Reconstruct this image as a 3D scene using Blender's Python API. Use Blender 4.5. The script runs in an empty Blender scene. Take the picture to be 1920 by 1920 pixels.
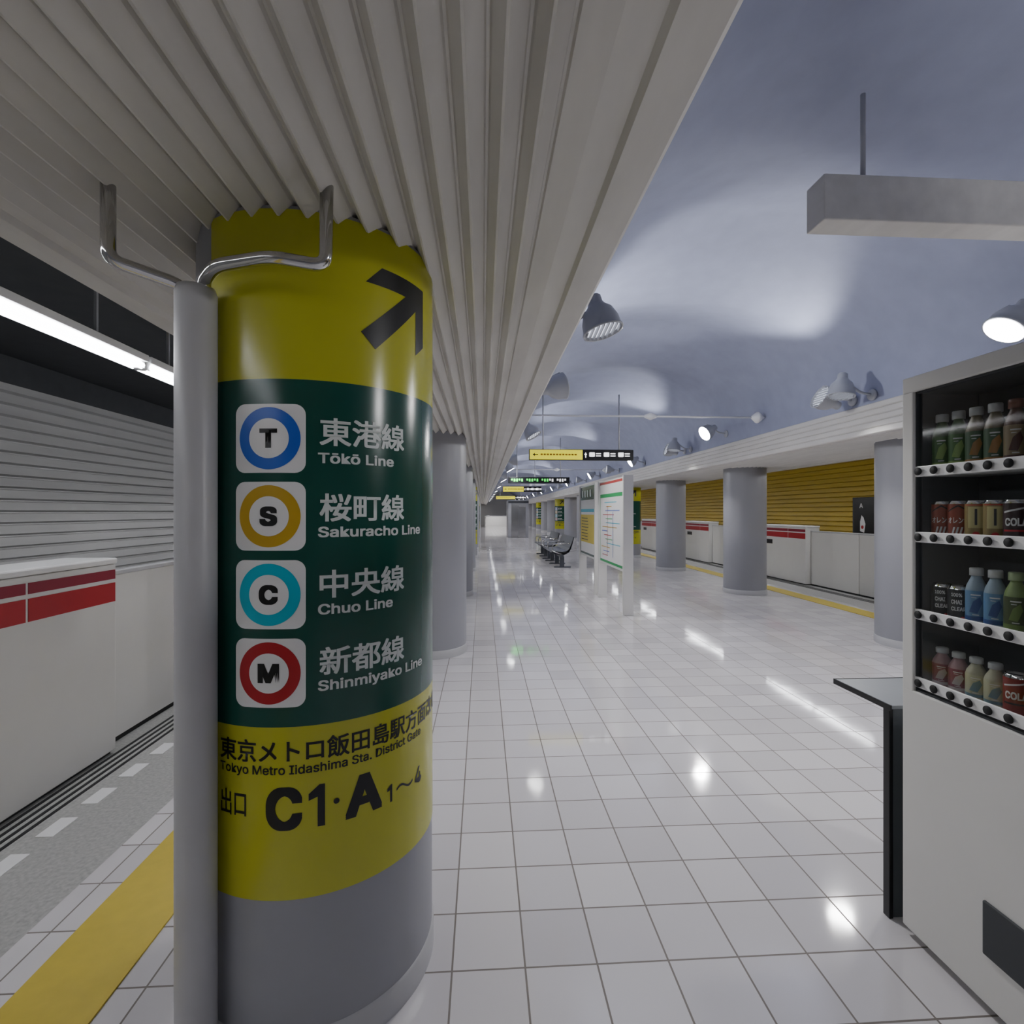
import bpy, bmesh, math, random, os
from mathutils import Vector, Matrix
random.seed(4)
SC = bpy.context.scene
COL = SC.collection
Y0, Y1 = -4.0, 60.0

# ------------------------------------------------------------ materials
def L(h):
    h = h.lstrip('#')
    c = [int(h[i:i+2], 16)/255 for i in (0, 2, 4)]
    return tuple(x/12.92 if x <= .04045 else ((x+.055)/1.055)**2.4 for x in c) + (1,)
MC = {}
def M(name, col, rough=.5, metal=0., emit=0., noise=.08, ns=6., bump=0., spec=.5, stretch=None, dim=1.):
    if name in MC: return MC[name]
    m = bpy.data.materials.new(name); m.use_nodes = True
    nt = m.node_tree; b = nt.nodes['Principled BSDF']
    c = tuple(x*dim for x in L(col)[:3])+(1,)
    b.inputs['Roughness'].default_value = rough
    b.inputs['Metallic'].default_value = metal
    b.inputs['Specular IOR Level'].default_value = spec
    tc = nt.nodes.new('ShaderNodeTexCoord')
    nz = nt.nodes.new('ShaderNodeTexNoise'); nz.inputs['Scale'].default_value = ns
    nz.inputs['Detail'].default_value = 5
    if stretch:
        mp = nt.nodes.new('ShaderNodeMapping'); mp.inputs['Scale'].default_value = stretch
        nt.links.new(tc.outputs['Object'], mp.inputs['Vector']); nt.links.new(mp.outputs[0], nz.inputs['Vector'])
    else:
        nt.links.new(tc.outputs['Object'], nz.inputs['Vector'])
    rp = nt.nodes.new('ShaderNodeMix'); rp.data_type = 'RGBA'
    rp.inputs[6].default_value = tuple(x*(1-noise) for x in c[:3])+(1,)
    rp.inputs[7].default_value = tuple(min(1, x*(1+noise)) for x in c[:3])+(1,)
    nt.links.new(nz.outputs['Fac'], rp.inputs[0])
    nt.links.new(rp.outputs[2], b.inputs['Base Color'])
    if emit > 0:
        b.inputs['Emission Color'].default_value = c
        b.inputs['Emission Strength'].default_value = emit
    if bump > 0:
        bp = nt.nodes.new('ShaderNodeBump'); bp.inputs['Strength'].default_value = bump
        bp.inputs['Distance'].default_value = .01
        nt.links.new(nz.outputs['Fac'], bp.inputs['Height']); nt.links.new(bp.outputs[0], b.inputs['Normal'])
    MC[name] = m
    return m

TILE = .24
def tile_mat():
    m = bpy.data.materials.new('glossy_floor_tiles'); m.use_nodes = True
    nt = m.node_tree; b = nt.nodes['Principled BSDF']
    tc = nt.nodes.new('ShaderNodeTexCoord'); mp = nt.nodes.new('ShaderNodeMapping')
    mp.inputs['Location'].default_value = (.1+TILE*20, TILE*40, 0)
    nt.links.new(tc.outputs['Object'], mp.inputs[0])
    br = nt.nodes.new('ShaderNodeTexBrick'); br.offset = 0; br.squash = 1
    br.inputs['Scale'].default_value = 1; br.inputs['Brick Width'].default_value = TILE
    br.inputs['Row Height'].default_value = TILE; br.inputs['Mortar Size'].default_value = .0034
    br.inputs['Mortar Smooth'].default_value = .1
    br.inputs['Color1'].default_value = L('#cdcacd'); br.inputs['Color2'].default_value = L('#dddadc')
    br.inputs['Mortar'].default_value = L('#77706a')
    nt.links.new(mp.outputs[0], br.inputs['Vector'])
    nz = nt.nodes.new('ShaderNodeTexNoise'); nz.inputs['Scale'].default_value = 2.2
    nt.links.new(tc.outputs['Object'], nz.inputs['Vector'])
    mr = nt.nodes.new('ShaderNodeMapRange'); mr.inputs[3].default_value = .02; mr.inputs[4].default_value = .12
    nt.links.new(nz.outputs['Fac'], mr.inputs[0])
    mx = nt.nodes.new('ShaderNodeMix'); mx.inputs[3].default_value = .7
    nt.links.new(br.outputs['Fac'], mx.inputs[0]); nt.links.new(mr.outputs[0], mx.inputs[2])
    nt.links.new(mx.outputs[0], b.inputs['Roughness'])
    b.inputs['Specular IOR Level'].default_value = .75
    nt.links.new(br.outputs['Color'], b.inputs['Base Color'])
    inv = nt.nodes.new('ShaderNodeMath'); inv.operation = 'SUBTRACT'; inv.inputs[0].default_value = 1
    nt.links.new(br.outputs['Fac'], inv.inputs[1])
    ad = nt.nodes.new('ShaderNodeMath'); ad.operation = 'MULTIPLY_ADD'; ad.inputs[1].default_value = 1.2
    nt.links.new(nz.outputs['Fac'], ad.inputs[0]); nt.links.new(inv.outputs[0], ad.inputs[2])
    bp = nt.nodes.new('ShaderNodeBump'); bp.inputs['Strength'].default_value = .3; bp.inputs['Distance'].default_value = .004
    nt.links.new(ad.outputs[0], bp.inputs['Height']); nt.links.new(bp.outputs[0], b.inputs['Normal'])
    return m

def glass_mat():
    m = bpy.data.materials.new('display_glass'); m.use_nodes = True
    nt = m.node_tree; nt.nodes.remove(nt.nodes['Principled BSDF'])
    out = nt.nodes['Material Output']
    t = nt.nodes.new('ShaderNodeBsdfTransparent'); t.inputs[0].default_value = (.9, .92, .92, 1)
    g = nt.nodes.new('ShaderNodeBsdfGlossy'); g.inputs['Roughness'].default_value = .06
    f = nt.nodes.new('ShaderNodeFresnel'); f.inputs[0].default_value = 1.24
    x = nt.nodes.new('ShaderNodeMixShader')
    nt.links.new(f.outputs[0], x.inputs[0]); nt.links.new(t.outputs[0], x.inputs[1]); nt.links.new(g.outputs[0], x.inputs[2])
    nt.links.new(x.outputs[0], out.inputs[0])
    return m

# ------------------------------------------------------------ object helpers
def reg(ob, label=None, category=None, group=None, kind=None, parent=None):
    if label: ob['label'] = label
    if category: ob['category'] = category
    if group: ob['group'] = group
    if kind: ob['kind'] = kind
    if parent: ob.parent = parent
    return ob
def empty(name, loc, label, category, group=None, rot=None):
    e = bpy.data.objects.new(name, None); e.location = loc; e.empty_display_size = .1
    if rot: e.rotation_euler = rot
    COL.objects.link(e)
    return reg(e, label, category, group)
def mk(name, verts, faces, mats, smooth=False, loc=(0, 0, 0), midx=None, **k):
    me = bpy.data.meshes.new(name); me.from_pydata([tuple(v) for v in verts], [], faces)
    if not isinstance(mats, (list, tuple)): mats = [mats]
    for m in mats: me.materials.append(m)
    if midx:
        for p, i in zip(me.polygons, midx): p.material_index = i
    if smooth: me.polygons.foreach_set('use_smooth', [True]*len(me.polygons))
    me.update()
    ob = bpy.data.objects.new(name, me); ob.location = loc; COL.objects.link(ob)
    return reg(ob, **k)
def bmobj(name, bm, mats, smooth=False, loc=(0, 0, 0), **k):
    me = bpy.data.meshes.new(name); bm.to_mesh(me); bm.free()
    if not isinstance(mats, (list, tuple)): mats = [mats]
    for m in mats: me.materials.append(m)
    if smooth: me.polygons.foreach_set('use_smooth', [True]*len(me.polygons))
    ob = bpy.data.objects.new(name, me); ob.location = loc; COL.objects.link(ob)
    return reg(ob, **k)
def bbox(bm, x0, x1, y0, y1, z0, z1, bev=0., mi=0, seg=2):
    r = bmesh.ops.create_cube(bm, size=1)
    vs = r['verts']
    for v in vs:
        v.co = Vector((x0+(v.co.x+.5)*(x1-x0), y0+(v.co.y+.5)*(y1-y0), z0+(v.co.z+.5)*(z1-z0)))
    fs = set(f for v in vs for f in v.link_faces)
    for f in fs: f.material_index = mi
    if bev > 0:
        es = set(e for v in vs for e in v.link_edges)
        bmesh.ops.bevel(bm, geom=list(es), offset=bev, segments=seg, affect='EDGES', profile=.5)
def boxes(name, lst, mats, bev=0., **k):
    bm = bmesh.new()
    for b in lst:
        bbox(bm, *b[:6], bev=bev, mi=b[6] if len(b) > 6 else 0)
    return bmobj(name, bm, mats, **k)
def lathe(name, prof, mat, seg=40, **k):
    vs, fs = [], []
    n = len(prof)
    for i in range(seg):
        a = 2*math.pi*i/seg
        for r, z in prof: vs.append((r*math.cos(a), r*math.sin(a), z))
    for i in range(seg):
        j = (i+1) % seg
        for q in range(n-1):
            fs.append((i*n+q, j*n+q, j*n+q+1, i*n+q+1))
    k.setdefault('smooth', True)
    return mk(name, vs, fs, mat, **k)
def roundpath(pts, rad, n=7):
    pts = [Vector(p) for p in pts]; out = [pts[0]]
    for i in range(1, len(pts)-1):
        p, a, b = pts[i], pts[i-1], pts[i+1]
        da, db = (a-p), (b-p)
        r = min(rad, da.length*.48, db.length*.48)
        s, e = p+da.normalized()*r, p+db.normalized()*r
        for t in range(n+1):
            u = t/n
            out.append(s*(1-u)**2+p*2*u*(1-u)+e*u*u)
    out.append(pts[-1]); return out
def tube(name, pts, r, mat, rad=0, seg=16, caps=True, **k):
    P = roundpath(pts, rad) if rad > 0 else [Vector(p) for p in pts]
    vs, fs = [], []
    prev = None
    for i, p in enumerate(P):
        t = (P[min(i+1, len(P)-1)]-P[max(i-1, 0)]).normalized()
        if prev is None:
            u = t.orthogonal().normalized()
        else:
            u = (prev-t*prev.dot(t)).normalized()
        prev = u; w = t.cross(u)
        for s in range(seg):
            a = 2*math.pi*s/seg
            vs.append(p+u*(r*math.cos(a))+w*(r*math.sin(a)))
    for i in range(len(P)-1):
        for s in range(seg):
            t = (s+1) % seg
            fs.append((i*seg+s, i*seg+t, (i+1)*seg+t, (i+1)*seg+s))
    if caps:
        fs.append(tuple(range(seg-1, -1, -1))); fs.append(tuple((len(P)-1)*seg+s for s in range(seg)))
    return mk(name, vs, fs, mat, smooth=True, **k)
def extrude_y(name, prof, y0, y1, mat, smooth=False, **k):
    n = len(prof)
    vs = [(x, y0, z) for x, z in prof]+[(x, y1, z) for x, z in prof]
    fs = [(i, i+1, n+i+1, n+i) for i in range(n-1)]
    return mk(name, vs, fs, mat, smooth=smooth, **k)
def copy_tree(o, loc=None, rot=None, parent=None):
    c = o.copy(); COL.objects.link(c)
    if parent: c.parent = parent
    if loc is not None: c.location = loc
    if rot is not None: c.rotation_euler = rot
    for ch in o.children:
        copy_tree(ch, parent=c)
    return c

# ------------------------------------------------------------ flat artwork that can be wrapped
LATIN = None
try:
    fp = os.path.join(bpy.utils.resource_path('LOCAL'), 'datafiles', 'fonts', 'Inter.woff2')
    if os.path.exists(fp): LATIN = bpy.data.fonts.load(fp)
except Exception:
    LATIN = None
def text_raw(body):
    cu = bpy.data.curves.new('t', 'FONT'); cu.body = body; cu.resolution_u = 4
    if LATIN and all(ord(ch) < 0x2000 for ch in body): cu.font = LATIN
    ob = bpy.data.objects.new('t', cu); COL.objects.link(ob)
    dg = bpy.context.evaluated_depsgraph_get()
    me = bpy.data.meshes.new_from_object(ob.evaluated_get(dg))
    vs = [(v.co.x, v.co.y) for v in me.vertices]; fs = [tuple(p.vertices) for p in me.polygons]
    bpy.data.objects.remove(ob); bpy.data.curves.remove(cu); bpy.data.meshes.remove(me)
    return vs, fs
CAP = max(v[1] for v in text_raw('H')[0])
class Art:
    def __init__(s): s.v = []; s.f = []; s.m = []; s.mats = []
    def mi(s, m):
        if m not in s.mats: s.mats.append(m)
        return s.mats.index(m)
    def add(s, vs, fs, mat, lay):
        o = len(s.v); i = s.mi(mat)
        s.v += [(a, b, lay) for a, b in vs]
        for f in fs: s.f.append(tuple(o+q for q in f)); s.m.append(i)
    def poly(s, pts, mat, lay): s.add(pts, [tuple(range(len(pts)))], mat, lay)
    def rect(s, x0, x1, z0, z1, mat, lay): s.poly([(x0, z0), (x1, z0), (x1, z1), (x0, z1)], mat, lay)
    def rrect(s, x0, x1, z0, z1, r, mat, lay):
        p = []
        for cx, cz, a0 in ((x1-r, z0+r, -90), (x1-r, z1-r, 0), (x0+r, z1-r, 90), (x0+r, z0+r, 180)):
            for t in range(7):
                a = math.radians(a0+15*t); p.append((cx+r*math.cos(a), cz+r*math.sin(a)))
        s.poly(p, mat, lay)
    def disc(s, cx, cz, r, mat, lay, n=48, ry=None):
        ry = ry or r
        s.poly([(cx+r*math.cos(2*math.pi*i/n), cz+ry*math.sin(2*math.pi*i/n)) for i in range(n)], mat, lay)
    def one(s, x0, x1, base, cap, mat, lay):
        # grotesque figure one: stem with a flag, no foot
        w = x1-x0; st = w*.45
        s.poly([(x1-st, base), (x1, base), (x1, base+cap), (x1-st*.75, base+cap), (x1-st, base+cap*.87), (x1-st, base+cap*.72)], mat, lay)
        s.poly([(x1-st*.75, base+cap), (x0, base+cap*.80), (x0, base+cap*.64), (x1-st*.5, base+cap*.74)], mat, lay+.05)
    def smear(s, vs, fs, tf, bold, mat, lay):
        # heavier weight: the same outline repeated a hair apart in each direction
        offs = [(0, 0)]
        if bold > 0:
            offs = [(dx*bold, dz*bold*.8) for dx in (-1, 0, 1) for dz in (-1, 0, 1)]
        for i, (dx, dz) in enumerate(offs):
            s.add([tf(v[0]+dx, v[1]+dz) for v in vs], fs, mat, lay+i*.06)
    def text(s, body, x0, x1, base, cap, mat, lay, bold=.02):
        vs, fs = text_raw(body)
        if not vs: return
        a = min(v[0] for v in vs)-bold; b = max(v[0] for v in vs)+bold
        s.smear(vs, fs, lambda x, y: (x0+(x-a)/(b-a)*(x1-x0), base+(y+bold*.8)/(CAP+1.6*bold)*cap), bold, mat, lay)
    def fit(s, body, x0, x1, z0, z1, mat, lay, bold=.02):
        vs, fs = text_raw(body)
        if not vs: return
        a = min(v[0] for v in vs)-bold; b = max(v[0] for v in vs)+bold
        c = min(v[1] for v in vs)-bold; d = max(v[1] for v in vs)+bold
        s.smear(vs, fs, lambda x, y: (x0+(x-a)/(b-a)*(x1-x0), z0+(y-c)/(d-c)*(z1-z0)), bold, mat, lay)
    def wrap(s, name, R, base, step, lay=.0004, **k):
        bm = bmesh.new()
        bv = [bm.verts.new((a, l, b)) for a, b, l in s.v]
        for f, i in zip(s.f, s.m):
            try:
                fc = bm.faces.new([bv[q] for q in f]); fc.material_index = i
            except ValueError: pass
        x0 = min(q[0] for q in s.v); x1 = max(q[0] for q in s.v)
        x = x0+step
        while x < x1:
            bmesh.ops.bisect_plane(bm, geom=bm.verts[:]+bm.edges[:]+bm.faces[:], plane_co=(x, 0, 0), plane_no=(1, 0, 0), dist=1e-6)
            x += step
        for v in bm.verts:
            r = R+v.co.y*lay; a = base+v.co.x/R
            v.co = Vector((r*math.cos(a), r*math.sin(a), v.co.z))
        return bmobj(name, bm, s.mats, smooth=True, **k)
    def flat(s, name, fn, lay=.002, **k):
        vs = [fn(a, b, l*lay) for a, b, l in s.v]
        return mk(name, vs, s.f, s.mats, midx=s.m, **k)

# ------------------------------------------------------------ palette
m_white = M('white_painted_metal', '#d9d8d5', .4, noise=.03)
m_soffit = M('pleated_white_panel', '#cdcac4', .5, noise=.2, ns=3, stretch=(3, .6, 3))
m_fascia = M('pleated_fascia', '#cfccc7', .5, noise=.15, ns=3, stretch=(3, .6, 3))
m_col = M('grey_column_paint', '#97989e', .42, noise=.04, ns=3)
m_pipe = M('grey_pipe_paint', '#b6b6b9', .38, noise=.04)
m_chrome = M('chrome', '#cfcfcf', .12, 1, noise=.02)
m_vault = M('blue_grey_vault_plaster', '#979cb2', .7, noise=.12, ns=5, bump=.25)
m_dark = M('dark_ceiling', '#46484c', .8, noise=.2)
m_granite = M('grey_granite', '#a3a3a0', .45, noise=.45, ns=60)
m_black = M('black_print', '#0b0d10', .35, noise=.02)
m_yellow = M('yellow_sign_vinyl', '#b8b82c', .22, noise=.03)
m_green = M('dark_green_sign_vinyl', '#134c41', .22, noise=.03)
m_ltxt = M('light_lettering', '#d3dad7', .4, noise=.02)
m_swhite = M('sign_white', '#e6e6e6', .3, noise=.02)
m_blue = M('route_blue', '#1f5ac4', .3, noise=.02)
m_gold = M('route_gold', '#c49f24', .3, noise=.02)
m_cyan = M('route_cyan', '#22b3cc', .3, noise=.02)
m_red = M('route_red', '#b01c28', .3, noise=.02)
m_maroon = M('maroon_stripe', '#8d1833', .35, noise=.02)
m_tact = M('tactile_yellow', '#c9b23a', .5, noise=.1, ns=20)
m_wallL = M('grey_slatted_wall', '#bebebe', .5, noise=.12, ns=2, stretch=(1, .4, 6))
m_wallR = M('ochre_slatted_wall', '#b0941a', .5, noise=.15, ns=2, stretch=(1, .4, 6))
m_tube = M('fluorescent_tube_glow', '#fafbff', .4, emit=16, noise=0)
m_lens_on = M('lamp_lens_lit', '#fbfbff', .3, emit=30, noise=0)
m_lens = M('lamp_lens_soft', '#dfe4f0', .3, emit=1.3, noise=.02)
m_lampb = M('lamp_grey_enamel', '#a9abb1', .35, noise=.04)
m_gap = M('dark_gap', '#101112', .7, noise=.05)
m_track = M('track_bed', '#34322f', .9, noise=.4, ns=15, bump=.4)
m_int = M('vending_interior', '#3a3d41', .55, noise=.05)
m_glow_y = M('lit_yellow_sign', '#d8cf22', .4, emit=1.0, noise=.02)
m_led = M('led_green', '#19c43a', .4, emit=2.5, noise=.02)
m_glow_w = M('lit_white_marks', '#ffffff', .4, emit=1.5, noise=.02)

# ------------------------------------------------------------ setting
S = dict(kind='structure')
def quad(name, x0, x1, y0, y1, z, mat):
    return mk(name, [(x0, y0, z), (x1, y0, z), (x1, y1, z), (x0, y1, z)], [(0, 1, 2, 3)], mat, **S)
quad('floor', -1.62, 5.95, Y0, Y1, 0, tile_mat())
for i, (a, b) in enumerate(((-2.5, -1.62), (5.95, 6.9))):
    boxes('floor_edge_%d' % i, [(a, b, Y0, Y1, -1.1, 0)], m_granite, **S)
quad('floor_track_0', -5.4, -2.5, Y0, Y1, -1.1, m_track)
quad('floor_track_1', 6.9, 9.9, Y0, Y1, -1.1, m_track)
def tactile(name, x0):
    bm = bmesh.new(); bbox(bm, x0, x0+.3, Y0, Y1, .0, .006)
    return bmobj(name, bm, m_tact, **S)
tactile('trim_1', 5.5); tactile('trim_2', -1.45)
boxes('trim_3', [(-2.06, -1.98, Y0+.27*i, Y0+.27*i+.15, .0, .003) for i in range(0, 100)], m_swhite, **S)
boxes('trim_4', [(-2.28+.045*i, -2.262+.045*i, Y0, 30, .0, .003) for i in range(4)], m_gap, **S)
boxes('trim_5', [(6.4+.045*i, 6.418+.045*i, Y0, 30, .0, .003) for i in range(4)], m_gap, **S)
def slat_wall(name, x, sgn, mat, z1=2.9, pitch=.13):
    prof = []; z = -1.1
    while z < z1:
        prof += [(x, z), (x-sgn*.05, z+.02), (x-sgn*.035, z+pitch-.02), (x, z+pitch-.012)]
        z += pitch
    prof.append((x, z1))
    return extrude_y(name, prof, Y0, Y1, mat, **S)
slat_wall('wall_left', -5.2, -1, m_wallL)
slat_wall('wall_right', 9.6, 1, m_wallR)
boxes('wall_left_upper', [(-5.4, -5.16, Y0, Y1, 2.9, 3.3)], m_dark, **S)
boxes('wall_right_upper', [(9.56, 9.8, Y0, Y1, 2.9, 3.3)], m_dark, **S)
boxes('ceiling_track_0', [(-5.4, -1.4, Y0, Y1, 3.2, 3.35)], m_dark, **S)
boxes('ceiling_track_1', [(5.8, 9.8, Y0, Y1, 3.2, 3.35)], m_dark, **S)
boxes('wall_back', [(-5.4, 9.9, Y0-.2, Y0, -1.1, 4.2)], m_col, **S)
boxes('wall_front', [(-5.4, 9.9, Y1, Y1+.2, -1.1, 4.2)], m_white, **S)
def beam(name, x0, x1, inner, mat):
    p = .074; zb = 2.3
    def fascia(x, za, zb_, sgn):
        out = []; n = 5 if abs(za-zb_) < .5 else 15
        for i in range(n):
            a = za+(zb_-za)*i/n; b = za+(zb_-za)*(i+1)/n
            out += [(x, a), (x+sgn*.012, a+(b-a)*.15), (x+sgn*.012, a+(b-a)*.85), (x, b)]
        return out
    if inner > 0: prof = fascia(x0, 3.3, zb, -1)
    else: prof = fascia(x0, 2.62, zb, -1)
    prof += [(x0+.01, zb), (x0+.09, zb), (x0+.10, zb+.02), (x0+.17, zb+.02)]
    x = x0+.18
    while x < x1-.24:
        # shallow flat facets with a crisp groove
        prof += [(x, zb), (x+.006, zb-.001), (x+p*.52, zb+.034), (x+p*.52+.004, zb+.044), (x+p*.52+.010, zb+.044), (x+p*.52+.014, zb+.034)]
        x += p
    prof += [(x1-.17, zb+.02), (x1-.10, zb+.02), (x1-.09, zb), (x1-.01, zb)]
    prof += fascia(x1, zb, 2.62 if inner > 0 else 3.3, 1)
    return extrude_y(name, prof, Y0, Y1, mat, **S)
beam('ceiling_beam_0', -1.4, .4, 1, m_soffit)
beam('ceiling_beam_1', 4.0, 5.8, -1, m_fascia)
def vault():
    nx = 56
    vs, fs = [], []
    ys = []
    y = Y0
    while y < Y1-.01: ys.append(y); y += 1.2/6
    ys.append(Y1)
    for j, y in enumerate(ys):
        ph = ((y-.6)/2.4) % 1.0
        fold = .20*(1-abs(2*ph-1))
        for i in range(nx+1):
            t = math.pi*i/nx
            c, s = math.cos(t), math.sin(t)
            f = 1+fold*s
            x = 2.2-1.8*math.copysign(abs(c)**.85, c)*(1-.25*fold*s)
            z = 2.61+1.15*(max(s, 0)**.8)*f
            vs.append((x, y, z))
    for j in range(len(ys)-1):
        for i in range(nx):
            a = j*(nx+1)+i
            fs.append((a, a+1, a+nx+2, a+nx+1))
    return mk('ceiling', vs, fs, m_vault, smooth=True, **S)
vault()

# ------------------------------------------------------------ columns
CR = .37
CX, CY = -.547, 1.788
XR = 4.88
COLM = {}
def column(loc, label, sign_rot=None):
    e = empty('column', loc, label, 'column', 'round platform columns')
    if COLM.get('shaft') is None:
        COLM['shaft'] = lathe('shaft', [(CR, 0.0), (CR, 2.33)], m_col, seg=96, parent=e)
        COLM['base'] = lathe('base_ring', [(CR+.006, 0), (CR+.006, .08), (CR, .086)], m_pipe, seg=96, parent=e)
    else:
        for q in ('shaft', 'base'):
            c = COLM[q].copy(); COL.objects.link(c); c.parent = e
    return e
def sign_art():
    A = Art()
    s0, s1 = -.338, .80
    A.rect(s0, s1, .918, 1.86, m_green, 0)
    A.rect(s0, s1, 1.86, 2.32, m_yellow, 0)
    A.rect(s0, s1, .45, .918, m_yellow, 0)
    A.poly([(.168, 2.212), (.117, 2.158), (.307, 2.158), (.307, 1.992), (.355, 2.03), (.355, 2.212)], m_black, 2)
    A.poly([(.103, 2.012), (.146, 1.970), (.347, 2.170), (.310, 2.208)], m_black, 3)
    A.fit('東京メトロ飯田島駅方面改札', -.294, .50, .822, .884, m_black, 2, .018)
    A.text('Tokyo Metro \u0406idashima Sta. District Gate', -.294, .338, .790, .0245, m_black, 2, .014)
    A.fit('出口', -.292, -.205, .672, .742, m_black, 2, .012)
    A.text('C', -.148, -.052, .64, .115, m_black, 2, .035)
    A.one(-.036, .006, .64, .115, m_black, 2)
    A.disc(.036, .70, .008, m_black, 2, 16)
    A.text('A', .060, .168, .64, .115, m_black, 2, .035)
    A.one(.186, .204, .64, .052, m_black, 2)
    A.poly([(.220+.006*i, .670+.008*math.sin(i/12*2*math.pi)) for i in range(13)]+[(.220+.006*i, .663+.008*math.sin(i/12*2*math.pi)) for i in range(12, -1, -1)], m_black, 2)
    A.text('4', .303, .342, .64, .052, m_black, 2, .015)
    return A
def letters_art():
    A = Art()
    rows = [(1.713, '東港線', 'Tōkō Line', .2085, 1.637), (1.5045, '桜町線', 'Sakuracho Line', .332, 1.434),
            (1.294, '中央線', 'Chuo Line', .205, 1.222), (1.082, '新都線', 'Shinmiyako Line', .345, 1.013)]
    for zc, k, e, x1, zb in rows:
        A.fit(k, -.008, .250, zc-.031, zc+.047, m_ltxt, 4, .020)
        A.text(e, -.012, x1, zb-.003, .0285, m_ltxt, 4, .022)
    return A
def icon_art(letter, ring, z):
    A = Art(); s = -.14
    A.rrect(s-.097, s+.097, z-.093, z+.093, .028, m_swhite, 2)
    A.disc(s, z, .084, ring, 4, 64, .084)
    A.disc(s, z, .054, m_swhite, 6, 48, .054)
    w = {'T': .024, 'S': .024, 'C': .026, 'M': .029}[letter]
    A.text(letter, s-w, s+w, z-.026, .052, m_black, 8, .045)
    return A
c1 = column((CX, CY, 0), 'round grey column wrapped in yellow and green line guide', True)
sg = sign_art().wrap('wrap_sign', CR+.002, math.radians(-73), .012, parent=c1, label='yellow and dark green wrap with an arrow and exit text')
letters_art().wrap('lettering', CR+.002, math.radians(-73), .012, parent=sg)
for l, r, z in (('T', m_blue, 1.699), ('S', m_gold, 1.4885), ('C', m_cyan, 1.2766), ('M', m_red, 1.0647)):
    icon_art(l, r, z).wrap('route_icon', CR+.002, math.radians(-73), .012, parent=sg, label='white square with coloured ring and letter '+l)
P = 3.76
def addsign(col, ang):
    c = copy_tree(sg, parent=col); c.rotation_euler = (0, 0, math.radians(ang+73))
for i in range(1, 14):
    y = CY+P*i+.05
    signed = i in (4, 8)
    c = column((CX, y, 0), 'round column with yellow and green wrap' if signed else 'plain round grey platform column')
    if signed: addsign(c, -60)
for i in range(0, 14):
    y = 5.5+P*i+.03
    signed = i in (3, 7, 10)
    c = column((XR, y, 0), 'round column with yellow and green wrap' if signed else 'plain round grey platform column')
    if signed: addsign(c, -125)

dp = empty('downpipe', (-.7676, 1.42, 0), 'grey painted vertical pipe beside the wrapped column', 'pipe')
lathe('pipe_body', [(0.0505, 0), (.0505, 2.085), (.046, 2.10), (.0, 2.10)], m_pipe, seg=40, parent=dp)
tr = empty('handrail', (0, 0, 0), 'chrome bent tube hanger around the column top', 'metal rail')
tube('bent_tube', [(-.745, 1.415, 2.085), (-.735, 1.40, 2.115), (-.68, 1.345, 2.128), (-.52, 1.292, 2.128), (-.395, 1.315, 2.118), (-.393, 1.318, 2.335)], .0165, m_chrome, rad=.035, parent=tr)
tube('bent_tube', [(-.785, 1.425, 2.085), (-.81, 1.40, 2.105), (-.925, 1.322, 2.125), (-.925, 1.322, 2.335)], .0165, m_chrome, rad=.03, parent=tr)
dp2 = empty('downpipe', (-.7676, 5.2, 0), 'grey painted vertical pipe beside a column', 'pipe')
lathe('pipe_body', [(0.0505, 0), (.0505, 2.085), (.046, 2.30), (.0, 2.30)], m_pipe, seg=24, parent=dp2)

# ------------------------------------------------------------ platform gates
def gate(side, y0, first=False):
    xf = -2.29 if side < 0 else 6.60
    e = empty('platform_gate_cabinet', (xf, y0, 0), 'white platform gate cabinet with red stripes', 'platform gate', 'platform gate cabinets')
    Lg = 1.8; d = side
    x0, x1 = sorted((0, d*.30))
    boxes('cabinet_body', [(x0, x1, 0, Lg, .02, 1.175)], m_white, bev=.008, parent=e)
    xa, xb = sorted((-d*.008, d*.308))
    boxes('top_cap', [(xa, xb, -.005, Lg+.005, 1.178, 1.215)], m_swhite, bev=.01, parent=e)
    boxes('plinth', [(x0+.02, x1-.02, .02, Lg-.02, 0, .03)], m_gap, parent=e)
    xs0, xs1 = sorted((-d*.003, d*.01))
    split = 1.17 if side < 0 else .6
    boxes('stripe', [(xs0, xs1, .01, split-.008, 1.085, 1.142), (xs0, xs1, split+.008, Lg-.01, 1.085, 1.142)], m_maroon, parent=e, label='thin maroon stripe')
    boxes('stripe', [(xs0, xs1, .01, split-.008, .945, 1.062), (xs0, xs1, split+.008, Lg-.01, .945, 1.062)], m_red, parent=e, label='broad red stripe')
    if side > 0:
        boxes('indicator_panel', [(xs0-.004, xs1, 1.2, 1.55, .78, .88)], m_black, bev=.003, parent=e)
    return e
def panels(side, ya, yb):
    xf = -2.42 if side < 0 else 6.74
    n = 2; w = (yb-ya)/n
    for i in range(n):
        e = empty('platform_barrier', (xf, ya+w*i, 0), 'white waist-high sliding barrier at the platform edge', 'barrier', 'sliding barriers at the platform edge')
        boxes('barrier_panel', [(-.03, .03, .006, w-.006, .03, 1.09)], m_white, bev=.004, parent=e)
        boxes('top_rail', [(-.036, .036, .006, w-.006, 1.09, 1.12)], m_pipe, bev=.006, parent=e)
        boxes('sill', [(-.025, .025, .01, w-.01, 0, .03)], m_gap, parent=e)
for k in range(-1, 11):
    yl = 1.54+4.5*k
    gate(-1, yl); panels(-1, yl+1.8, yl+4.5)
    yr = 5.62+4.5*(k)
    gate(1, yr); panels(1, yr+1.8, yr+4.5)

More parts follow.
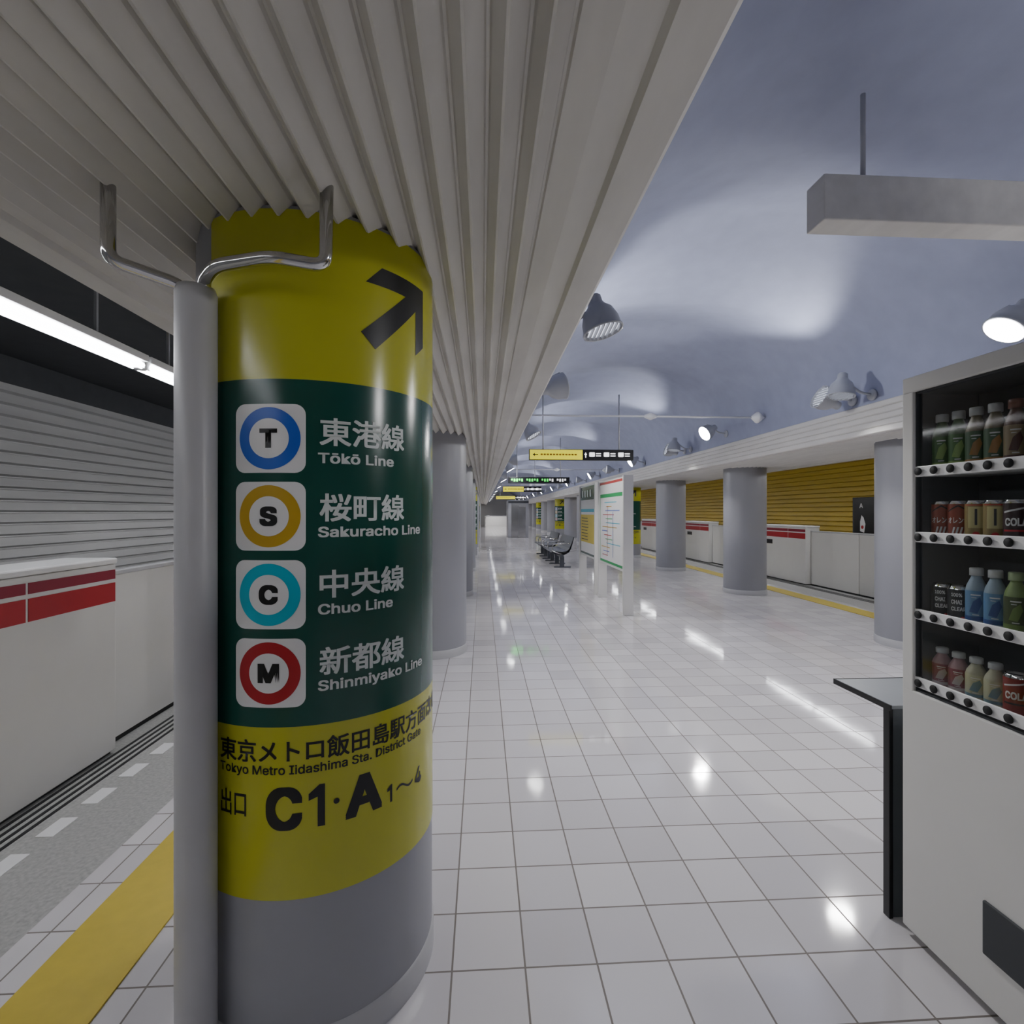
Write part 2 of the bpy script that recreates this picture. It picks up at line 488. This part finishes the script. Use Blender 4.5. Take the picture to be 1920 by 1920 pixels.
# ------------------------------------------------------------ fluorescent line lights
def fluor(x, z, y):
    e = empty('fluorescent_light', (x, y, z), 'lit white linear fluorescent ceiling light', 'ceiling light', 'linear lights above the track')
    if 'f' not in COLM:
        a = tube('lamp_tube', [(-.022, .02, 0), (-.022, 1.56, 0)], .024, m_tube, seg=8, caps=False, parent=e)
        b = tube('lamp_tube', [(.034, .02, 0), (.034, 1.56, 0)], .024, m_tube, seg=8, caps=False, parent=e)
        c = boxes('housing', [(-.065, .075, 0, 1.575, .025, .07), (-.04, .05, 0, .03, -.02, .025), (-.04, .05, 1.545, 1.575, -.02, .025)], m_swhite, bev=.003, parent=e)
        d = boxes('hanger_rod', [(-.008, .008, .3, .316, .07, 3.22-z)], m_lampb, parent=e)
        f = boxes('hanger_rod', [(-.008, .008, 1.2, 1.216, .07, 3.22-z)], m_lampb, parent=e)
        COLM['f'] = (a, b, c, d, f)
    else:
        for q in COLM['f']:
            c = q.copy(); COL.objects.link(c); c.parent = e
for i in range(-2, 26):
    fluor(-2.3, 2.475, .38+1.6*i)
    fluor(6.7, 2.475, .38+1.6*i)

# ------------------------------------------------------------ ceiling floodlights
def build_lamp():
    e = empty('flood_lamp', (0, 0, -5), 'grey bell-shaped ceiling floodlight on a bracket', 'lamp', 'bell floodlights along the vault')
    tube('mounting_arm', [(-.34, 0, -.02), (-.2, 0, -.0), (-.06, 0, .10), (0, 0, .13)], .013, m_lampb, rad=.04, parent=e)
    lathe('wall_plate', [(0, -.01), (.055, -.01), (.06, .0), (.055, .015), (0, .02)], m_lampb, seg=24, parent=e, loc=(-.33, 0, -.02)).rotation_euler = (0, math.radians(90), 0)
    sh = lathe('lamp_shade', [(0, .20), (.035, .20), (.045, .19), (.047, .15), (.06, .125), (.095, .09), (.118, .03), (.124, -.03), (.13, -.035), (.13, -.045), (.118, -.045), (.112, .02), (.09, .07), (.03, .1), (0, .1)], m_lampb, parent=e)
    lathe('lens', [(0, -.025), (.114, -.025)], m_lens, seg=32, parent=sh, smooth=False)
    boxes('louver', [(-.105+.03*i-.003, -.105+.03*i+.003, -math.sqrt(max(.0001, .11**2-(-.105+.03*i)**2)), math.sqrt(max(.0001, .11**2-(-.105+.03*i)**2)), -.048, -.027) for i in range(8)], m_lampb, parent=sh)
    return e, sh
LM, LSH = build_lamp()
lit_lens = lathe('lens', [(0, -.052), (.118, -.048)], m_lens_on, seg=32, smooth=False)
def lamp(x, y, z, side, tilt, yaw=0, lit=False, power=60, cone=125, beam_on=True):
    e = copy_tree(LM, loc=(x, y, z))
    e.rotation_euler = (0, 0, 0 if side > 0 else math.pi)
    for ch in e.children:
        if ch.name.startswith('lamp_shade'):
            ch.rotation_euler = (math.radians(yaw*side), math.radians(-tilt), 0)
            if lit:
                for g in list(ch.children):
                    if g.name.startswith('lens'): g.data = lit_lens.data
    if lit: e['label'] = 'lit bell-shaped ceiling floodlight on a bracket'
    if not beam_on: return
    if tilt > 85: cone = 120
    ld = bpy.data.lights.new('flood_beam', 'SPOT'); ld.energy = power; ld.spot_size = math.radians(cone); ld.spot_blend = .5
    ld.shadow_soft_size = .11; ld.color = (1, .985, .98) if tilt < 85 else (.96, .97, 1)
    lo = bpy.data.objects.new('flood_beam', ld); COL.objects.link(lo)
    t = math.radians(tilt+(14 if tilt > 85 else 0))
    d = Vector((math.sin(t)*side, math.sin(math.radians(yaw)), -math.cos(t))).normalized()
    lo.location = Vector((x, y, z))+d*.09
    lo.rotation_euler = d.to_track_quat('-Z', 'Y').to_euler()
XLL, XRL = .75, 3.65
K = 1.75; KU = 2.7
lamp(XLL, 3.2, 2.68, 1, 14, yaw=-6, power=60*K)
lamp(XLL, 4.95, 2.72, 1, 105, yaw=10, power=40*KU)
lamp(XLL, 7.7, 2.68, 1, 30, yaw=-10, power=55*K)
lamp(XRL, 3.36, 2.80, -1, 38, yaw=4, lit=True, power=50*K)
lamp(XRL, 5.02, 2.72, -1, 8, yaw=-4, power=45*K)
lamp(XRL, 5.30, 2.72, -1, 115, power=35*KU)
lamp(XRL, 8.17, 2.80, -1, 60, yaw=-10, lit=True, power=60*K)
lamp(XRL, 9.6, 2.72, -1, 8, yaw=-4, power=45*K)
lamp(XRL, 9.9, 2.72, -1, 110, power=35*KU)
lamp(XLL, 0.4, 2.72, 1, 100, power=35*KU)
lamp(XRL, .2, 2.72, -1, 40, lit=True, power=60*K)
lamp(XLL, -2.2, 2.72, 1, 40, lit=True, power=50*K)
y = 12.4; i = 0
while y < 57:
    lamp(XLL, y-.6, 2.70, 1, 30 if i % 2 else 95, power=(60 if y < 30 else 120)*K, lit=(i % 2 == 1), beam_on=(y < 30 or i % 2 == 1))
    lamp(XRL, y, 2.74, -1, 60 if i % 2 == 0 else 95, power=(60 if y < 30 else 120)*K, lit=(i % 2 == 0), beam_on=(y < 30 or i % 2 == 0))
    y += 2.4; i += 1
for o in [lit_lens]+list(LSH.children)+list(LM.children)+[LM]:
    bpy.data.objects.remove(o)

for yy in (7.0, 16.0, 25.0):
    e = empty('tie_rod', (0, yy, 2.83), 'thin white steel tie rod with round couplings', 'tie rod', 'tie rods across the vault')
    tube('rod', [(.44, 0, 0), (3.96, 0, 0)], .013, m_swhite, seg=12, parent=e)
    for xx, rr in ((2.33, .05), (3.86, .08)):
        o = lathe('coupling', [(0.0, -.09), (.02, -.085), (rr, -.01), (rr, .01), (.02, .085), (0, .09)], m_swhite, seg=24, parent=e, loc=(xx, 0, 0))
        o.rotation_euler = (0, math.radians(90), 0)

# ------------------------------------------------------------ hanging signs
def hang(name, label, y, x0, x1, z0, z1, art, th=.10, body=m_black, ztop=3.6, face='sign_face'):
    e = empty(name, ((x0+x1)/2, y, z1), label, 'hanging sign')
    ex, ez = (x0+x1)/2, z1
    boxes('sign_box', [(x0-ex, x1-ex, 0, th, z0-ez, 0)], body, bev=.006, parent=e)
    for xx in (x0+.25, x1-.25):
        tube('hanger_rod', [(xx-ex, th/2, 0), (xx-ex, th/2, ztop-z1)], .012, m_pipe, seg=10, parent=e)
    if art:
        art.flat(face, lambda a, b, l: (a-ex, -.002-l, b-ez), parent=e)
    return e
def wayfinding(x0, xm, x1, z0, z1):
    A = Art(); h = z1-z0
    A.rect(x0+.01, xm, z0+.01, z1-.01, m_glow_y, 1)
    cz = (z0+z1)/2
    A.poly([(x0+.06, cz), (x0+.10, cz+.03), (x0+.10, cz-.03)], m_black, 2)
    A.rect(x0+.10, x0+.16, cz-.008, cz+.008, m_black, 2)
    mo = M('sign_orange_print', '#a87b10', .4)
    for k in range(12):
        A.rect(x0+.2+k*.055, x0+.24+k*.055, cz-.012, cz+.018, mo, 2)
    w = x1-xm
    A.poly([(xm+.03, cz), (xm+.055, cz+.045), (xm+.08, cz)], m_glow_w, 2)
    A.rect(xm+.046, xm+.064, cz-.05, cz+.005, m_glow_w, 2)
    for k in range(3):
        a = xm+.12+k*(w-.14)/3
        A.rrect(a, a+.1, cz-.035, cz+.045, .015, m_glow_w, 2)
        for q in range(2):
            A.rect(a+.12, a+.21, cz+.012-.04*q, cz+.03-.04*q, m_glow_w, 2)
    return A
hang('hanging_sign', 'yellow and black lit wayfinding sign hung from the vault', 9.0, .82, 2.69, 2.42, 2.61, wayfinding(.82, 1.77, 2.69, 2.42, 2.61))
A = Art()
A.rect(.74, 2.44, 2.32, 2.475, m_black, 1)
for k in range(22):
    if k % 6 != 5:
        A.rect(.80+k*.072, .80+k*.072+.045, 2.36+(.03 if k % 3 == 0 else 0), 2.44, m_led if k < 15 else m_glow_w, 2)
hang('departure_board', 'black departure board with green lit characters', 14.4, .72, 2.46, 2.31, 2.485, A, face='display')
hang('hanging_sign', 'yellow and black lit wayfinding sign hung from the vault', 20, .79, 2.3, 2.29, 2.50, wayfinding(.79, 1.6, 2.3, 2.29, 2.50))
hang('hanging_sign', 'yellow and black lit wayfinding sign hung from the vault', 30, .78, 2.5, 2.25, 2.44, wayfinding(.78, 1.9, 2.5, 2.25, 2.44))
hang('overhead_panel', 'pale grey box panel hung from the vault near the vending machine', 2.4, 1.66, 3.4, 2.925, 3.15, None, th=.14, body=m_soffit)

# ------------------------------------------------------------ notice boards
def notice(y0, y1, kind):
    x = 2.03
    e = empty('notice_board', (x, y0, 0), 'white freestanding notice board with a route map' if kind == 1 else 'freestanding notice board with dark green header and map', 'notice board', 'notice boards on the platform')
    Lg = y1-y0
    boxes('end_post', [(0, .15, 0, .05, 0, 2.04)], m_white, bev=.004, parent=e)
    boxes('end_post', [(0, .15, Lg-.05, Lg, 0, 2.04)], m_white, bev=.004, parent=e)
    boxes('panel', [(.03, .12, .05, Lg-.05, .62, 2.02)], m_white, bev=.004, parent=e)
    A = Art()
    A.rect(.07, Lg-.07, .66, 2.0, M('green_border', '#1c9a55', .4) if kind == 1 else m_green, 1)
    A.rect(.10, Lg-.10, .70, 1.74, m_swhite, 2)
    if kind == 1:
        A.rect(.07, Lg-.07, 1.80, 2.0, m_swhite, 2)
        A.rect(.07, Lg-.07, 1.96, 2.0, m_red, 3)
        mats = [m_red, m_blue, m_gold, m_cyan, M('green_border', '#1c9a55', .4)]
        for k in range(14):
            z = .78+k*.067; a = .16+random.random()*.4; b = a+.3+random.random()*.7
            A.rect(a, min(b, Lg-.14), z, z+.012, mats[k % 5], 3)
        A.rect(.6, .615, .8, 1.6, m_red, 4); A.rect(.95, .965, .78, 1.5, m_blue, 4)
    else:
        A.rect(.10, Lg-.10, .9, 1.45, M('map_yellow', '#d9c54a', .4), 3)
        A.rect(.10, Lg-.10, 1.5, 1.56, m_cyan, 3)
        for k in range(8):
            A.rect(.18, Lg*.5+.1*random.random(), .95+k*.06, .965+k*.06, m_black, 4)
        for k in range(4):
            A.rrect(.2+k*.25, .34+k*.25, 1.79, 1.93, .03, m_ltxt, 3)
    A.flat('poster', lambda a, b, l: (.029-l, Lg-a, b), parent=e)
notice(7.3, 8.94, 1)
notice(9.2, 10.7, 2)

# ------------------------------------------------------------ benches
m_seat = M('grey_bench_seat', '#4c5058', .35)
def bench(y0):
    e = empty('bench', (1.9, y0, 0), 'dark grey platform bench with armrests', 'bench', 'platform benches')
    for k in range(4):
        yk = .5*k
        prof = [(-.04, .40), (.08, .35), (.30, .34), (.42, .40), (.48, .50), (.53, .66), (.57, .82), (.55, .83), (.50, .66), (.44, .52), (.38, .45), (.25, .425), (.08, .435), (-.04, .45), (-.04, .40)]
        o = extrude_y('seat', prof, yk+.01, yk+.49, m_seat, parent=e)
        bmx = bmesh.new(); bmx.from_mesh(o.data)
        bmesh.ops.holes_fill(bmx, edges=bmx.edges[:]); bmx.to_mesh(o.data); bmx.free()
    boxes('beam', [(.2, .28, 0, 2, .27, .35)], m_seat, bev=.005, parent=e)
    for yk in (.05, 1.0, 1.95):
        boxes('leg', [(.02, .48, yk-.03, yk+.03, 0, .03), (.18, .30, yk-.025, yk+.025, .02, .30)], m_seat, bev=.005, parent=e)
    for yk in (0, 1, 2):
        tube('armrest', [(.23, yk, .36), (-.02, yk, .44), (-.02, yk, .63), (.46, yk, .65)], .016, m_chrome, rad=.05, parent=e)
bench(13.7); bench(16.3)

e = empty('elevator_shaft', (2.1, 30, 0), 'grey panelled lift enclosure on the platform', 'elevator')
boxes('shaft_body', [(-.6, .6, 0, 2.2, 0, 2.2)], m_col, bev=.02, parent=e)
boxes('elevator_door', [(-.42, -.005, -.012, 0, .02, 2.0)], m_chrome, parent=e)
boxes('elevator_door', [(.005, .42, -.012, 0, .02, 2.0)], m_chrome, parent=e)
boxes('header', [(-.6, .6, -.015, 0, 2.02, 2.16)], m_dark, parent=e)
e = empty('stair_enclosure', (1.6, 50, 0), 'white stairwell parapet with handrail', 'stairs')
boxes('parapet', [(-1.4, -1.3, 0, 4, 0, 1.05), (1.3, 1.4, 0, 4, 0, 1.05), (-1.4, 1.4, 3.9, 4, 0, 1.05)], m_white, bev=.01, parent=e)
tube('handrail', [(-1.35, .1, 1.12), (-1.35, 3.95, 1.12), (1.35, 3.95, 1.12), (1.35, .1, 1.12)], .02, m_chrome, rad=.1, parent=e)

# ------------------------------------------------------------ wall poster
A = Art()
A.rect(-1.2, 1.2, .93, 1.84, m_black, 1)
A.poly([(-.98, 1.02), (-.84, .98), (-.80, 1.2), (-.86, 1.36), (-.93, 1.42), (-.98, 1.25)], m_swhite, 2)
A.disc(-.90, 1.12, .045, m_red, 3, 24)
A.text('A', -1.0, -.88, 1.60, .12, m_swhite, 3)
e = empty('wall_poster', (9.5, 11.4, 0), 'black framed advertising poster on the ochre wall', 'poster')
boxes('frame', [(0, .05, -1.25, 1.25, .9, 1.87)], m_dark, bev=.005, parent=e)
A.flat('print', lambda a, b, l: (-.001-l, -a, b), parent=e)

# ------------------------------------------------------------ counter beside the vending machine
e = empty('side_table', (1.5, 1.8, 0), 'grey topped narrow side table with dark edge', 'table')
m_top = M('grey_table_top', '#8e9397', .3)
boxes('table_top', [(0, .55, .0, .30, .773, .788)], m_top, bev=.003, parent=e)
boxes('edge_trim', [(-.006, .0, -.004, .304, .768, .79), (0, .55, .298, .304, .768, .79)], m_black, bev=.001, parent=e)
boxes('end_panel', [(.0, .5, .01, .03, 0, .772)], M('table_panel', '#5b6165', .35), bev=.002, parent=e)
boxes('leg', [(-.004, .012, .004, .034, 0, .772)], m_black, bev=.002, parent=e)

# ------------------------------------------------------------ vending machine
vm = empty('vending_machine', (1.5, .70, 0), 'white drinks vending machine with lit rows of bottles and cans', 'vending machine')
VL = 1.05
boxes('cabinet', [(0, .72, 0, VL, .03, .876), (0, .72, 0, VL, 1.919, 1.974), (0, .72, VL-.045, VL, .87, 1.92), (0, .72, 0, .05, .87, 1.92), (.26, .72, .04, VL-.04, .87, 1.92)], m_white, bev=.004, parent=vm)
boxes('feet', [(.04, .68, .04, VL-.04, 0, .035)], m_gap, parent=vm)
boxes('display_lining', [(.24, .262, .05, VL-.045, .876, 1.919), (.01, .25, VL-.049, VL-.044, .876, 1.919), (.01, .25, .05, .056, .876, 1.919), (.01, .25, .05, VL-.045, 1.912, 1.92), (.01, .25, .05, VL-.045, .87, .882)], m_int, parent=vm)
boxes('delivery_flap', [(-.008, .004, .25, .75, .18, .34)], m_int, bev=.004, parent=vm)
mk('glass_pane', [(.019, .05, .88), (.019, VL-.045, .88), (.019, VL-.045, 1.915), (.019, .05, 1.915)], [(0, 1, 2, 3)], glass_mat(), parent=vm)
ZR = [1.640, 1.413, 1.145, .909]
for z in ZR:
    r = boxes('button_rail', [(.008, .018, .048, VL-.043, z-.018, z+.018), (.036, .24, .055, VL-.05, z-.017, z-.011)], m_swhite, bev=.002, parent=vm)
    for k in range(13):
        yy = .985-.061*k
        if yy < .09: break
        if k == 0:
            b0 = lathe('button', [(0, .0), (.0105, .0), (.0135, -.003), (.0135, -.006), (0, -.0061)][::-1], m_gap, seg=20, parent=r, loc=(.005, yy, z))
            b0.rotation_euler = (0, math.radians(90), 0)
        else:
            b = b0.copy(); COL.objects.link(b); b.parent = r; b.location = (.005, yy, z)

m_lw = M('label_white_print', '#c8c8c8', .4, noise=.02)
def bottle(name, h, body, label, cap, lcol2=None, lab=''):
    e = empty(name, (0, 0, -5), lab, 'bottle'); R = .027
    prof = [(0, 0), (R*.85, 0), (R, .006), (R, h*.30), (R*.93, h*.33), (R, h*.36), (R, h*.62), (R*.9, h*.70), (R*.5, h*.84), (R*.46, h*.88), (0, h*.88)]
    lathe('bottle_body', prof, body, seg=24, parent=e)
    lathe('bottle_cap', [(0, h), (R*.6, h), (R*.66, h-.003), (R*.66, h*.87), (0, h*.87)], cap, seg=20, parent=e)
    A = Art(); w = math.pi*R
    A.rect(-w, w*.98, h*.12, h*.62, label, 0)
    if lcol2:
        A.rect(-w, w*.98, h*.12, h*.19, lcol2, 1)
        A.poly([(-.016, h*.26), (.004, h*.24), (.016, h*.42), (.010, h*.52), (-.006, h*.44)], lcol2, 2)
        A.rect(-.012, .012, h*.54, h*.56, m_lw, 2)
        A.rect(-.010, .002, h*.50, h*.51, m_lw, 2)
        A.rect(-.008, .008, h*.21, h*.225, m_lw, 2)
    A.wrap('label_sleeve', R+.0008, math.radians(-140), .006, lay=.0003, parent=e)
    return e
def can(name, h, body, txts, lab):
    e = empty(name, (0, 0, -5), lab, 'can'); R = .0285
    lathe('can_body', [(0, .003), (R*.8, .0), (R, .008), (R, h-.01), (R*.88, h-.002), (R*.86, h), (R*.82, h-.004), (0, h-.004)], [m_chrome], seg=24, parent=e)
    A = Art(); w = math.pi*R
    A.rect(-w, w*.98, .009, h-.011, body, 0)
    txts(A, h)
    A.wrap('can_print', R+.0006, math.radians(-138), .006, lay=.0003, parent=e)
    return e
mB = lambda n, c: M(n, c, .35, noise=.05, dim=.62)
w_cap = mB('bottle_cap_white', '#d8dadb')
def t_cola(c):
    def f(A, h):
        A.fit('COLA', -.026, .026, h*.42, h*.60, m_lw, 2, .03)
        A.rect(-.03, .03, h*.30, h*.34, c, 2)
        A.poly([(-.03, h*.7), (.03, h*.82), (.03, h*.86), (-.03, h*.74)], m_lw, 2)
    return f
def t_orange(A, h):
    A.fit('オレンジ', -.028, .028, h*.45, h*.60, m_lw, 2, .02)
    for k in range(4): A.poly([(-.02+.01*k, h*.1), (-.015+.01*k, h*.1), (-.007+.01*k, h*.36), (-.012+.01*k, h*.36)], m_lw, 2)
    A.poly([(-.03, h*.75), (.0, h*.9), (.03, h*.75), (.03, h*.72), (.0, h*.86), (-.03, h*.72)], m_black, 2)
def t_beige(A, h):
    A.rect(-.02, .02, h*.35, h*.85, mB('pale_yellow_print', '#d8cd90'), 2); A.disc(0, h*.2, .009, m_red, 2, 20)
    A.rect(-.03, .03, h*.88, h*.9, m_red, 2); A.rect(-.003, .003, h*.42, h*.8, m_black, 3)
def t_chai(A, h):
    A.fit('100%', -.018, .010, h*.72, h*.82, m_lw, 2, .03)
    A.fit('CHAI', -.018, .010, h*.52, h*.64, m_lw, 2, .03)
    A.fit('CLEAR', -.018, .02, h*.34, h*.45, m_lw, 2, .03)
    A.disc(.012, h*.15, .006, m_red, 2, 16)
b_green = bottle('drink_bottle', .205, mB('green_tea', '#5d7a50'), mB('lime_label', '#4d7f3c'), w_cap, mB('leaf_green', '#9cc462'), 'green tea bottle with lime label')
b_amber = bottle('drink_bottle', .205, mB('amber_tea', '#857856'), mB('olive_label', '#4b6b48'), w_cap, mB('orange_leaf', '#b98640'), 'tea bottle with green and orange label')
b_brown = bottle('drink_bottle', .205, mB('brown_tea', '#64402f'), mB('tan_label', '#a08c6a'), mB('brown_cap', '#7a4030'), mB('dark_brown_print', '#5a2a1e'), 'brown coffee bottle with tan label')
b_blue = bottle('drink_bottle', .188, mB('pale_blue_drink', '#a3b7c9'), mB('sky_label', '#6f9bc8'), w_cap, mB('deep_blue', '#34599f'), 'pale blue sports drink bottle')
b_lime = bottle('drink_bottle', .188, mB('lime_drink', '#8ba562'), mB('dark_olive', '#505f38'), mB('lime_cap', '#b0c592'), mB('olive_print', '#7d9a50'), 'green juice bottle with dark label')
b_pink = bottle('drink_bottle', .138, mB('pink_drink', '#c2979d'), mB('pink_label', '#9e4860'), w_cap, mB('white_pink', '#dcc9cb'), 'small pink drink bottle with white cap')
b_cream = bottle('drink_bottle', .138, mB('cream_drink', '#c6c4a8'), mB('blue_cream', '#d3d2b2'), w_cap, mB('light_blue_p', '#7b9fae'), 'small cream drink bottle with white cap')
c_or = can('drink_can', .135, mB('can_orange', '#a54a30'), t_orange, 'orange soda can with white lettering')
c_be = can('drink_can', .135, mB('can_beige', '#a18d55'), t_beige, 'beige drink can with red seal')
c_bk = can('drink_can', .135, mB('can_dark', '#3a2022'), t_cola(m_red), 'dark cola can with white lettering')
c_ch = can('drink_can', .122, mB('can_charcoal', '#2b2e32'), t_chai, 'small charcoal tea can with white lettering')
c_rd = can('drink_can', .125, mB('can_red', '#9c2a26'), t_cola(m_black), 'red cola can with white lettering')
rows = [[b_green, b_green, b_amber, b_amber, b_brown, b_brown, b_green, b_green],
        [c_or, c_or, c_be, c_be, c_bk, c_bk, c_rd, c_rd],
        [c_ch, c_ch, b_blue, b_blue, b_lime, b_lime, b_amber, b_amber],
        [b_pink, b_pink, b_cream, b_cream, c_rd, c_rd, c_or, c_or]]
protos = [b_green, b_amber, b_brown, b_blue, b_lime, b_pink, b_cream, c_or, c_be, c_bk, c_ch, c_rd]
for z, row in zip(ZR, rows):
    for k, p in enumerate(row):
        c = copy_tree(p, loc=(1.575, 1.670-.061*k+.0, z-.011))
        c['group'] = 'drinks on the vending machine shelves'
for p in protos:
    for ch in list(p.children): bpy.data.objects.remove(ch)
    bpy.data.objects.remove(p)

# ------------------------------------------------------------ world + camera
w = bpy.data.worlds.new('World'); SC.world = w; w.use_nodes = True
w.node_tree.nodes['Background'].inputs[0].default_value = (.6, .65, .75, 1)
w.node_tree.nodes['Background'].inputs[1].default_value = .3
cd = bpy.data.cameras.new('Camera'); cd.sensor_width = 36; cd.lens = 18; cd.clip_start = .02; cd.clip_end = 200
cam = bpy.data.objects.new('Camera', cd); COL.objects.link(cam)
cam.location = (0, 0, 1.5); cam.rotation_euler = (math.radians(90), 0, math.radians(-3.28))
SC.camera = cam
